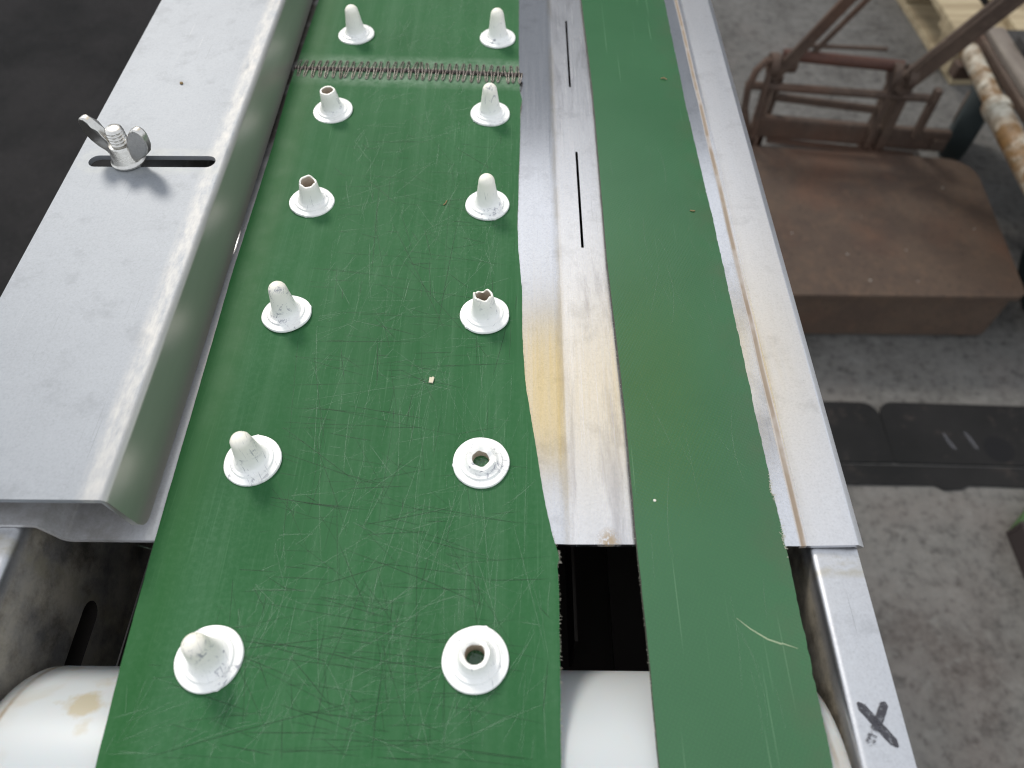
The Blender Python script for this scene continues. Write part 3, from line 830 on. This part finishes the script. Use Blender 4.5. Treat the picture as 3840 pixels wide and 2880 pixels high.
# ---- pegs: a round flange and a hollow tapered post
fl_prof = [(.0, .0002), (.0128, .0002), (.01285, .0008), (.0126, .0014), (.0112, .0016), (.0098, .0017), (.0094, .0025), (.0080, .0028), (.0069, .0040)]
def flange_mesh(seed, hole=False):
    r2 = random.Random(seed); ph = [r2.uniform(0, 6.28) for _ in range(6)]
    pr = fl_prof if not hole else fl_prof
    def nick(a): return sum(math.sin(a*(i+2)+p)*.00009/(1+.3*i) for i, p in enumerate(ph)) + (.0004 if abs((a-ph[0]) % 6.28) < .09 else 0)
    V, F = [], []; n = 64
    for i, (r, z) in enumerate(pr):
        for j in range(n):
            a = 2*math.pi*j/n; rr = r+(nick(a) if r > .011 else 0)
            if hole and i == 0: rr = .0038
            V.append((rr*math.cos(a), rr*math.sin(a), z))
        if i:
            for j in range(n): F.append(((i-1)*n+j, (i-1)*n+(j+1) % n, i*n+(j+1) % n, i*n+j))
    me = bpy.data.meshes.new('flange'); me.from_pydata(V, [], F)
    bm = bmesh.new(); bm.from_mesh(me); bmesh.ops.remove_doubles(bm, verts=bm.verts, dist=1e-6); bmesh.ops.recalc_face_normals(bm, faces=bm.faces); bm.to_mesh(me); bm.free()
    me.materials.append(MAT['peg']); me.polygons.foreach_set('use_smooth', [True]*len(me.polygons)); me.set_sharp_from_angle(angle=R_(27))
    return me
def post_mesh(kind, seed=1):
    """kind: 'full', or the height in metres at which the post is broken off"""
    r2 = random.Random(seed); ph = [r2.uniform(0, 6.28) for _ in range(7)]
    V, F, ids = [], [], []; n = 40
    body = lambda z: .0066-.0021*(z-.0036)/.0150
    if kind == 'full':
        pr = [(.0074, .0031), (.0069, .0040)]+[(body(z), z) for z in (.0050, .0075, .0100, .0125, .0150, .0175)]
        rt = body(.0175)
        for a in (18, 36, 54, 72, 86): pr.append((rt*math.cos(R_(a)), .0175+.0046*math.sin(R_(a))))
        jag = None; inner = 0
    else:
        h, rough, floor_ = kind
        pr = [(.0074, .0031), (.0069, .0040)]+[(body(z), z) for z in (.0050, .0075, .0100, .0125, .0150) if z < h-.0015]+[(body(h), h), (body(h)-.0003, h+.0004)]
        inner = len(pr)
        ri = .0038
        pr += [(body(h)-.0011, h+.0004), (ri+.0001, h-.0003), (ri, h-.0020), (ri-.0002, max(floor_, .0005)), (.0002, max(floor_, .0005))]
        top0 = inner-2
        def jag(i, a):
            if i < top0 or i > inner+1: return 0
            s = sum(math.sin(a*(q+1)+ph[q])/(1+.5*q) for q in range(7))
            return rough*s
    for i, (r, z) in enumerate(pr):
        for j in range(n):
            a = 2*math.pi*j/n; zz = z+(jag(i, a) if jag else 0)
            V.append((r*math.cos(a), r*math.sin(a), zz))
        if i:
            for j in range(n):
                F.append(((i-1)*n+j, (i-1)*n+(j+1) % n, i*n+(j+1) % n, i*n+j))
                deep = inner and i > inner+1
                hole = inner and i == len(pr)-1
                ids.append(2 if (hole and kind[2] <= .0006) else (1 if deep and kind[1] > 0 else 0))
    F.append(tuple(range((len(pr)-1)*n, len(pr)*n))); ids.append(0 if not inner else (2 if kind[2] <= .0006 else 1))
    me = bpy.data.meshes.new('peg'); me.from_pydata(V, [], F)
    for m in (MAT['peg'], MAT['peg_in'], MAT['belt_clean']): me.materials.append(m)
    me.polygons.foreach_set('material_index', ids)
    bm = bmesh.new(); bm.from_mesh(me); bmesh.ops.recalc_face_normals(bm, faces=bm.faces); bm.to_mesh(me); bm.free()
    me.polygons.foreach_set('use_smooth', [True]*len(me.polygons)); me.set_sharp_from_angle(angle=R_(50))
    return me
full = post_mesh('full'); flanges = [flange_mesh(s) for s in (3, 8, 21)]
proto = bpy.data.objects.new('peg', full)
proto_f = bpy.data.objects.new('flange', flanges[0])
def peg(x, y, mesh, lean, rot, fi, label=None):
    o = proto.copy(); COL.objects.link(o); o.data = mesh
    f = proto_f.copy(); COL.objects.link(f); f.data = flanges[fi]
    o.location = (x, y, 0); o.rotation_euler = (lean[0], lean[1], rot)
    o.parent = wide_o
    f.parent = o
    if label: o['label'] = label
    return o
q = R_(1)
peg(-.1172, .5135, full, (0, -1.5*q), .3, 0)
peg(-.0151, .5098, full, (0, 0), 1.3, 1)
peg(-.1206, .4225, post_mesh((.0155, .00018, .009), 5), (0, -3*q), .9, 2, 'white peg broken off flat with a small hole on top')
peg(-.0181, .4203, full, (0, -1*q), 2.2, 0)
peg(-.1198, .3345, post_mesh((.0150, .0005, .008), 11), (0, -3*q), 3.1, 1, 'white peg snapped off with a notched open top')
peg(-.0174, .3330, full, (0, 0), 4.0, 2)
peg(-.1188, .2490, full, (0, -4*q), 5.1, 0)
peg(-.0164, .2493, post_mesh((.0150, .0010, .002), 23), (0, 2*q), 2.4, 1, 'white peg with a ragged torn top open to a deep hole')
peg(-.1180, .1625, full, (0, -1*q), .5, 2)
peg(-.0154, .1625, post_mesh((.0042, .0007, .0005), 31), (0, 0), 1.8, 1, 'white peg worn down to a low ring round an open hole')
peg(-.1165, .0762, full, (0, -1*q), 3.6, 0)
peg(-.0147, .0768, post_mesh((.0080, .0007, .0005), 41), (0, 0), .2, 2, 'white peg snapped to a short hollow stub near the roller')

# ---- laced seam
seam = tube('seam_hinge', [(-.1545, .4705, .0004), (-.07, .4685, .0004), (.0030, .4640, .0004)], .0015, MAT['pin'], wide_o, 8)
def hook_mesh(sgn):
    V, F = [], []
    P = [(-.0008, -sgn*.0022, .0004), (-.0009, 0, .0019), (-.0008, sgn*.003, .0014), (-.0007, sgn*.0085, .0009), (-.0004, sgn*.0102, .0006), (0, sgn*.0107, .0003), (.0004, sgn*.0102, .0006), (.0007, sgn*.0085, .0009), (.0008, sgn*.003, .0014), (.0009, 0, .0019), (.0008, -sgn*.0022, .0004)]
    V, F = tube_geo(P, .00038, 6)
    me = bpy.data.meshes.new('wire_hook'); me.from_pydata([tuple(v) for v in V], [], F); me.materials.append(MAT['wire'])
    me.polygons.foreach_set('use_smooth', [True]*len(me.polygons)); return me
hooks = {1: bpy.data.objects.new('wire_hook', hook_mesh(1)), -1: bpy.data.objects.new('wire_hook', hook_mesh(-1))}
NH = 33
for i in range(NH):
    for sgn in (1, -1):
        t = (i+(.25 if sgn > 0 else .75))/NH; x = -.1535+.1565*t
        y = interp([(-.1545, .4705), (-.07, .4685), (.003, .4640)], x)
        o = hooks[sgn].copy(); COL.objects.link(o); o.location = (x, y, 0)
        o.rotation_euler = (0, 0, rng.gauss(-.06, .06)); o.scale = (1, rng.uniform(.9, 1.05), 1)
        o.parent = seam

# ---- small litter
def scrap(name, pts, z, h, mat, label, cat):
    n = len(pts); V = [(x, y, z) for x, y in pts]+[(x+.0002, y, z+h*(1+.5*(i % 2))) for i, (x, y) in enumerate(pts)]
    F = [tuple(range(n-1, -1, -1)), tuple(range(n, 2*n))]+[(i, (i+1) % n, n+(i+1) % n, n+i) for i in range(n)]
    return tag(link(name, V, F, mat), label, cat)
scrap('paper_scrap', [(-.0423, .2064), (-.0403, .2060), (-.0398, .2092), (-.0405, .2097), (-.0412, .2092), (-.0421, .2095)], .0002, .0005, MAT['paper'], 'tiny cream paper scrap lying on the wide scratched belt', 'scrap')
V, F = lathe_geo([(.0001, .0013), (.0006, .0014), (.0008, .0019), (.0005, .0025), (.0001, .0026)], 8, (.0603, .1437))
tag(link('crumb', V, F, MAT['crumb'], None, True), 'tiny white crumb on the narrow belt near the bed edge', 'crumb')
V, F = tube_geo([(.0965, .459, .0018), (.0985, .4595, .0020), (.1005, .458, .0017)], .00035, 6)
tag(link('straw_bit', V, F, MAT['straw'], None, True), 'short dark straw fragment on the far part of the narrow belt', 'debris')
V, F = tube_geo([(.0995, .3285, .0014), (.1010, .3278, .0017), (.1022, .3282, .0014)], .00035, 6)
tag(link('straw_bit', V, F, MAT['straw'], None, True), 'pale brown straw fragment at middle distance on the narrow belt', 'debris')
V, F = tube_geo([(-.0430, .3330, .0003), (-.0418, .3345, .0004), (-.0413, .3368, .0003)], .0003, 6)
tag(link('straw_bit', V, F, MAT['straw'], None, True), 'thin curled straw fiber on the wide belt left of an intact peg', 'debris')
V, F = lathe_geo([(.0001, GZ+.0002), (.0011, GZ+.0002), (.0008, GZ+.0010), (.0001, GZ+.0012)], 8, (-.2056, .4085))
tag(link('grit', V, F, MAT['straw'], None, True), 'brown grit speck on the guide plate beyond the wing nut', 'debris')

# ---------------------------------------------------------------- rusty platform scale
ZP = -.72
scale = thing('platform_scale', 'rusty brown platform scale with low deck and leaning folded handle frame', 'platform scale', (.66, 1.1, FLOOR))
def rounded(pts, r, n=5):
    out = []; m = len(pts)
    for i in range(m):
        p, a, b = Vector(pts[i]), Vector(pts[i-1]), Vector(pts[(i+1) % m])
        u, v = (a-p).normalized(), (b-p).normalized(); ang = u.angle(v); rr = r[i] if isinstance(r, list) else r
        t = rr/math.tan(ang/2); c = p+(u+v).normalized()*rr/math.sin(ang/2)
        s, e = p+u*t-c, p+v*t-c; tot = math.atan2(s.x*e.y-s.y*e.x, s.dot(e))
        for k_ in range(n+1):
            g = tot*k_/n; out.append((c.x+s.x*math.cos(g)-s.y*math.sin(g), c.y+s.x*math.sin(g)+s.y*math.cos(g)))
    return out
deck = prism('deck_plate', rounded([(.36, .918), (.932, .916), (.966, 1.305), (.36, 1.362)], [.01, .02, .06, .01]), [], ZP-.012, ZP, MAT['scale_rust'], scale)
bevel(deck, .004)
skirt = prism('deck_skirt', rounded([(.37, .9235), (.926, .9215), (.952, 1.295), (.37, 1.350)], [.01, .03, .05, .01]), [], FLOOR+.012, ZP-.0125, MAT['scale_rust'], scale)
bevel(skirt, .004)
for x, y in ((.42, .99), (.88, .99), (.42, 1.29), (.88, 1.27)):
    box('foot', (x-.03, y-.03, FLOOR), (x+.03, y+.03, FLOOR+.013), MAT['frame_rust'], scale, .003)
V, F = [], []
for i in range(9):
    x, y, r = rng.uniform(.53, .92), rng.uniform(.95, 1.28), rng.uniform(.0012, .003); b = len(V)
    V += [(x+r*math.cos(a), y+r*math.sin(a)*.8, ZP+.0006) for a in [j*1.0472 for j in range(6)]]+[(x, y, ZP+.0012)]
    F += [(b+j, b+(j+1) % 6, b+6) for j in range(6)]
o = link('pale_flecks', V, F, MAT['fleck'], scale); o['kind'] = 'stuff'
FR = MAT['frame_rust']
yl_, yr_ = 1.392, 1.352
# front angle iron: upright leaf and lower lip
bar('angle_iron', (.512, yl_, -.703), (.925, yr_, -.713), .006, .044, FR, scale)
bar('angle_lip', (.545, yl_-.012, -.728), (.86, yr_-.012, -.738), .020, .005, FR, scale)
box('gap_shade_box', (.40, 1.30, FLOOR+.012), (.93, 1.46, -.80), MAT['pan'], scale, .004)  # dark box added to stand for the shade behind the deck
bar('angle_top', (.512, yl_+.006, -.680), (.925, yr_+.006, -.690), .016, .004, FR, scale)
box('post_foot', (.888, yr_-.012, -.72), (.915, yr_+.030, -.700), FR, scale)
tube('cross_tube', [(.470, yl_, -.603), (.835, yr_, -.605)], .0085, FR, scale)
bar('guard_post', (.848, yr_, -.700), (.848, yr_, -.585), .014, .018, FR, scale, (0, 1, 0))
tube('pivot_tube', [(.535, yl_+.02, -.548), (.765, yr_+.02, -.548)], .0115, MAT['tube_rust'], scale)
tube('thin_rod', [(.567, yl_+.02, -.528), (.72, yr_+.02, -.512)], .0042, FR, scale)
bar('lower_beam', (.545, yl_+.015, -.640), (.765, yr_+.015, -.645), .010, .016, FR, scale)
# uprights down to the floor behind the deck
bar('upright', (.518, yl_+.012, FLOOR), (.522, yl_+.012, -.545), .016, .022, FR, scale, (0, 1, 0))
bar('upright', (.545, yl_+.03, FLOOR), (.548, yl_+.03, -.60), .012, .016, FR, scale, (0, 1, 0))
bar('upright', (.756, yr_+.016, FLOOR), (.756, yr_+.016, -.560), .012, .030, FR, scale, (0, 1, 0))
bar('upright', (.785, yr_+.016, FLOOR), (.787, yr_+.016, -.555), .020, .030, FR, scale, (0, 1, 0))
bar('base_beam', (.50, yl_+.07, -.83), (.83, yr_+.07, -.83), .03, .03, FR, scale)
# leaning handle arms
bar('handle_arm', (.520, yl_, -.590), (.520+.53*.46, yl_-.08*.46, -.590+1.0*.46), .024, .010, FR, scale, (0, 1, 0))
bar('handle_arm', (.763, yr_, -.590), (.763+.64*.46, yr_-.08*.46, -.590+1.0*.46), .034, .014, FR, scale, (0, 1, 0))
bar('arm_brace', (.588, yl_+.012, -.545), (.588+.55*.44, yl_-.08*.44+.012, -.545+1.0*.44), .011, .007, FR, scale, (0, 1, 0))
bar('arm_brace', (.752, yr_-.006, -.560), (.752+.63*.46, yr_-.08*.46-.006, -.552+1.0*.46), .006, .010, FR, scale, (0, 1, 0))
bar('handle_grip', (.520+.53*.46, yl_-.08*.46, -.125), (.763+.64*.46, yr_-.08*.46, -.125), .02, .02, FR, scale)
# bearing lugs
for x, y in ((.515, yl_+.004), (.556, yl_+.018), (.752, yr_+.012), (.778, yr_+.004)):
    tube('bearing_lug', [(x-.008, y, -.560), (x+.008, y, -.560)], .023, FR, scale, 14)
# bent strap hoop at the left
hp = [(.505, yl_-.01, -.715), (.492, yl_-.012, -.690), (.478, yl_-.012, -.650), (.473, yl_-.012, -.605), (.480, yl_-.010, -.565), (.497, yl_-.006, -.545), (.510, yl_, -.552)]
tube('bent_strap', hp, .0075, FR, scale, 10)
tube('bent_strap', [(.512, yl_-.018, -.718), (.508, yl_-.018, -.660), (.507, yl_-.014, -.600), (.508, yl_-.008, -.555)], .0065, FR, scale, 10)

# ---------------------------------------------------------------- rubber strips on the floor
def mat_obj(pts, r, h, label, z=FLOOR, mt='mat'):
    o = prism('rubber_mat', rounded(pts, r), [], z+.0005, z+h, MAT[mt])
    return tag(o, label, 'rubber mat', 'dark rubber strips on the concrete')
m1 = mat_obj([(.30, .642), (.6642, .640), (.6645, .766), (.30, .772)], [.004, .004, .030, .004], .005, 'dark rubber strip with rounded corner passing under the conveyor edge')
m2 = mat_obj([(.6645, .640), (1.5, .622), (1.5, .742), (.667, .768)], [.004, .004, .004, .028], .005, 'dark rubber strip with two pale chalk strokes, right of the notch')
m3 = mat_obj([(.30, .598), (.72, .597), (.735, .588), (.765, .590), (.78, .597), (1.5, .580), (1.5, .6212), (.30, .6412)], [.003, .003, .005, .006, .003, .003, .003, .003], .003, 'thin lower dark rubber strip along the near side of the thicker ones')
def chalk(pts, wd):
    stroke('chalk_mark', pts, wd, MAT['chalk'], FLOOR+.0056, m2)
chalk([(.768, .701), (.770, .686), (.776, .672), (.780, .668)], [.004, .007, .008, .004])
chalk([(.806, .703), (.812, .686), (.817, .668)], [.005, .008, .006])
V, F = lathe_geo([(.026, FLOOR+.0054), (.0005, FLOOR+.0055)], 20, (.855, .668))
link('worn_patch', V, F, MAT['worn'], m2)

# ---------------------------------------------------------------- open steel box at the right edge
bx = thing('steel_tray', 'low dark rusty steel tray with green painted edge on the floor near the conveyor corner', 'tray', (.95, .3, FLOOR))
zt2 = -.805
box('side_wall', (.811, .05, FLOOR+.003), (.818, .504, zt2), MAT['box'], bx, .001)
box('side_wall', (1.10, .05, FLOOR+.003), (1.107, .504, zt2), MAT['box'], bx, .001)
box('end_wall', (.811, .5042, FLOOR+.003), (1.107, .512, zt2), MAT['box'], bx, .001)
box('end_wall', (.811, .042, FLOOR+.003), (1.107, .0498, zt2), MAT['box'], bx, .001)
box('bottom', (.811, .042, FLOOR), (1.107, .512, FLOOR+.0029), MAT['box'], bx)
prism('painted_edge', [(.813, .5125), (1.107, .5125), (1.107, .62), (.915, .60), (.860, .556)], [], FLOOR+.004, FLOOR+.022, MAT['green_paint'], bx)

# ---------------------------------------------------------------- flat cart with rusty white frame
ZC = -.55
cart = thing('flat_cart', 'low flat cart with flaking white rusty tube frame and grey wooden planks', 'cart', (1.2, 1.3, FLOOR))
tube('frame_tube', [(.937, 1.46, ZC-.018), (.925, 1.30, ZC-.018), (.923, 1.268, ZC-.018)], .018, MAT['rusty_white'], cart, 16)
tube('frame_tube', [(.922, 1.262, ZC-.020), (.905, .90, ZC-.020)], .022, MAT['rusty_white'], cart, 16)
tube('tube_joint', [(.9225, 1.275, ZC-.019), (.9215, 1.250, ZC-.019)], .025, MAT['rusty_white'], cart, 16)
bar('deck_board', (.974, .90, ZC+.004), (.990, 1.50, ZC+.004), .036, .018, MAT['wood_grey'], cart)
bar('deck_edge', (.948, .90, ZC-.006), (.962, 1.50, ZC-.006), .010, .020, MAT['frame_rust'], cart)
for i in range(6):
    x = 1.045+i*.104
    bar('deck_board', (x, .90, ZC-.002), (x+.012, 1.50, ZC-.002), .098, .018, MAT['wood_dark'], cart)
box('batten', (1.005, 1.40, ZC+.009), (1.62, 1.44, ZC+.030), MAT['wood_dark'], cart, .002)
bar('upright_board', (1.150, 1.49, ZC+.12), (1.135, 1.20, ZC+.10), .03, .02, MAT['wood_grey'], cart)
for y in (1.25, 1.45): box('board_stay', (1.135, y-.01, ZC+.007), (1.150, y+.01, ZC+.105), MAT['wood_grey'], cart)
for y in (1.0, 1.44):
    bar('cross_tube', (.91, y, ZC-.045), (1.60, y, ZC-.045), .03, .03, MAT['frame_rust'], cart)
tube('frame_tube', [(1.61, 1.46, ZC-.02), (1.60, .90, ZC-.02)], .018, MAT['rusty_white'], cart, 16)
def wheel(x, y, rot):
    r, wd = .115, .055
    V, F = lathe_geo([(.04, -wd/2), (r*.80, -wd/2), (r*.95, -wd*.42), (r, -wd*.2), (r, wd*.2), (r*.95, wd*.42), (r*.80, wd/2), (.04, wd/2), (.04, -wd/2)], 36)
    mtx = Matrix.Translation((x, y, FLOOR+r)) @ Matrix.Rotation(rot, 4, 'Z') @ Matrix.Rotation(R_(90), 4, 'Y')
    o = link('wheel', [mtx @ Vector(v) for v in V], F, MAT['tyre'], cart, True)
    V, F = lathe_geo([(.0001, -.030), (.036, -.030), (.039, -.02), (.039, .02), (.036, .030), (.0001, .030)], 20)
    link('hub', [mtx @ Vector(v) for v in V], F, MAT['frame_rust'], o, True)
    bar('fork', (x, y, FLOOR+2*r+.004), (x, y, ZC-.03), .05, .05, MAT['frame_rust'], cart, (0, 1, 0))
    return o
wheel(1.045, 1.50, R_(-32)); wheel(1.50, 1.46, R_(-10)); wheel(1.05, 1.0-.02, R_(8)); wheel(1.50, 1.0, 0)

# ---------------------------------------------------------------- pale pallet
pal = thing('wooden_pallet', 'pale weathered wooden pallet on the concrete behind the cart', 'pallet', (1.6, 2.2, FLOOR))
WP = MAT['wood_pale']
px0, py0 = 1.10, 1.78
for i in range(3):
    x = px0+.02+i*.36
    for j in range(3):
        y = py0+.02+j*.36
        box('block', (x, y, FLOOR+.020), (x+.10, y+.10, FLOOR+.095), WP, pal, .002, R_(3))
    box('bottom_board', (x, py0, FLOOR), (x+.10, py0+.90, FLOOR+.0195), WP, pal, .002, R_(2))
for j in range(3):
    box('stringer_board', (px0, py0+.02+j*.36, FLOOR+.0955), (px0+.88, py0+.12+j*.36, FLOOR+.114), WP, pal, .002)
for j in range(6):
    x = px0+j*.152
    box('top_board', (x, py0, FLOOR+.1145), (x+.11, py0+.90, FLOOR+.134), WP, pal, .002, R_(rng.uniform(-1, 1)))

# ---------------------------------------------------------------- what the metal mirrors: shed ahead and an unseen translucent sheet added for a warm reflection
shed = thing('metal_shed', 'grey clad metal shed standing beyond the yard with a dark doorway', 'building', (0, 12, FLOOR))
box('wall', (-9, 11.6, FLOOR), (14, 12, FLOOR+9.45), MAT['clad'], shed)
box('doorway', (-2.5, 11.56, FLOOR), (2.5, 11.598, FLOOR+5), MAT['door'], shed)
can = thing('added_sheet', 'unseen yellowish corrugated sheet on posts, added for a warm reflection', 'added_sheet', (1.6, 2.9, FLOOR))
V, F = [], []; nx = 90; CZ = 4.0
for i in range(nx+1):
    x = .02+1.5*i/nx
    for y, z in ((2.50, CZ+.16), (3.25, CZ-.45)): V.append((x, y+.012*math.sin(i*1.57), z+.015*math.sin(i*1.57)))
    if i: F.append((2*i-2, 2*i, 2*i+1, 2*i-1))
link('added_warm_panel', V, F, MAT['added_sheet'], can, True)
for y, z in ((2.44, CZ+.16), (3.31, CZ-.46)):
    box('added_sheet_post', (1.56, y-.04, FLOOR), (1.64, y+.04, z), MAT['frame_rust'], can)
    box('added_sheet_beam', (.0, y-.02, z-.06), (1.559, y+.02, z-.005), MAT['frame_rust'], can)
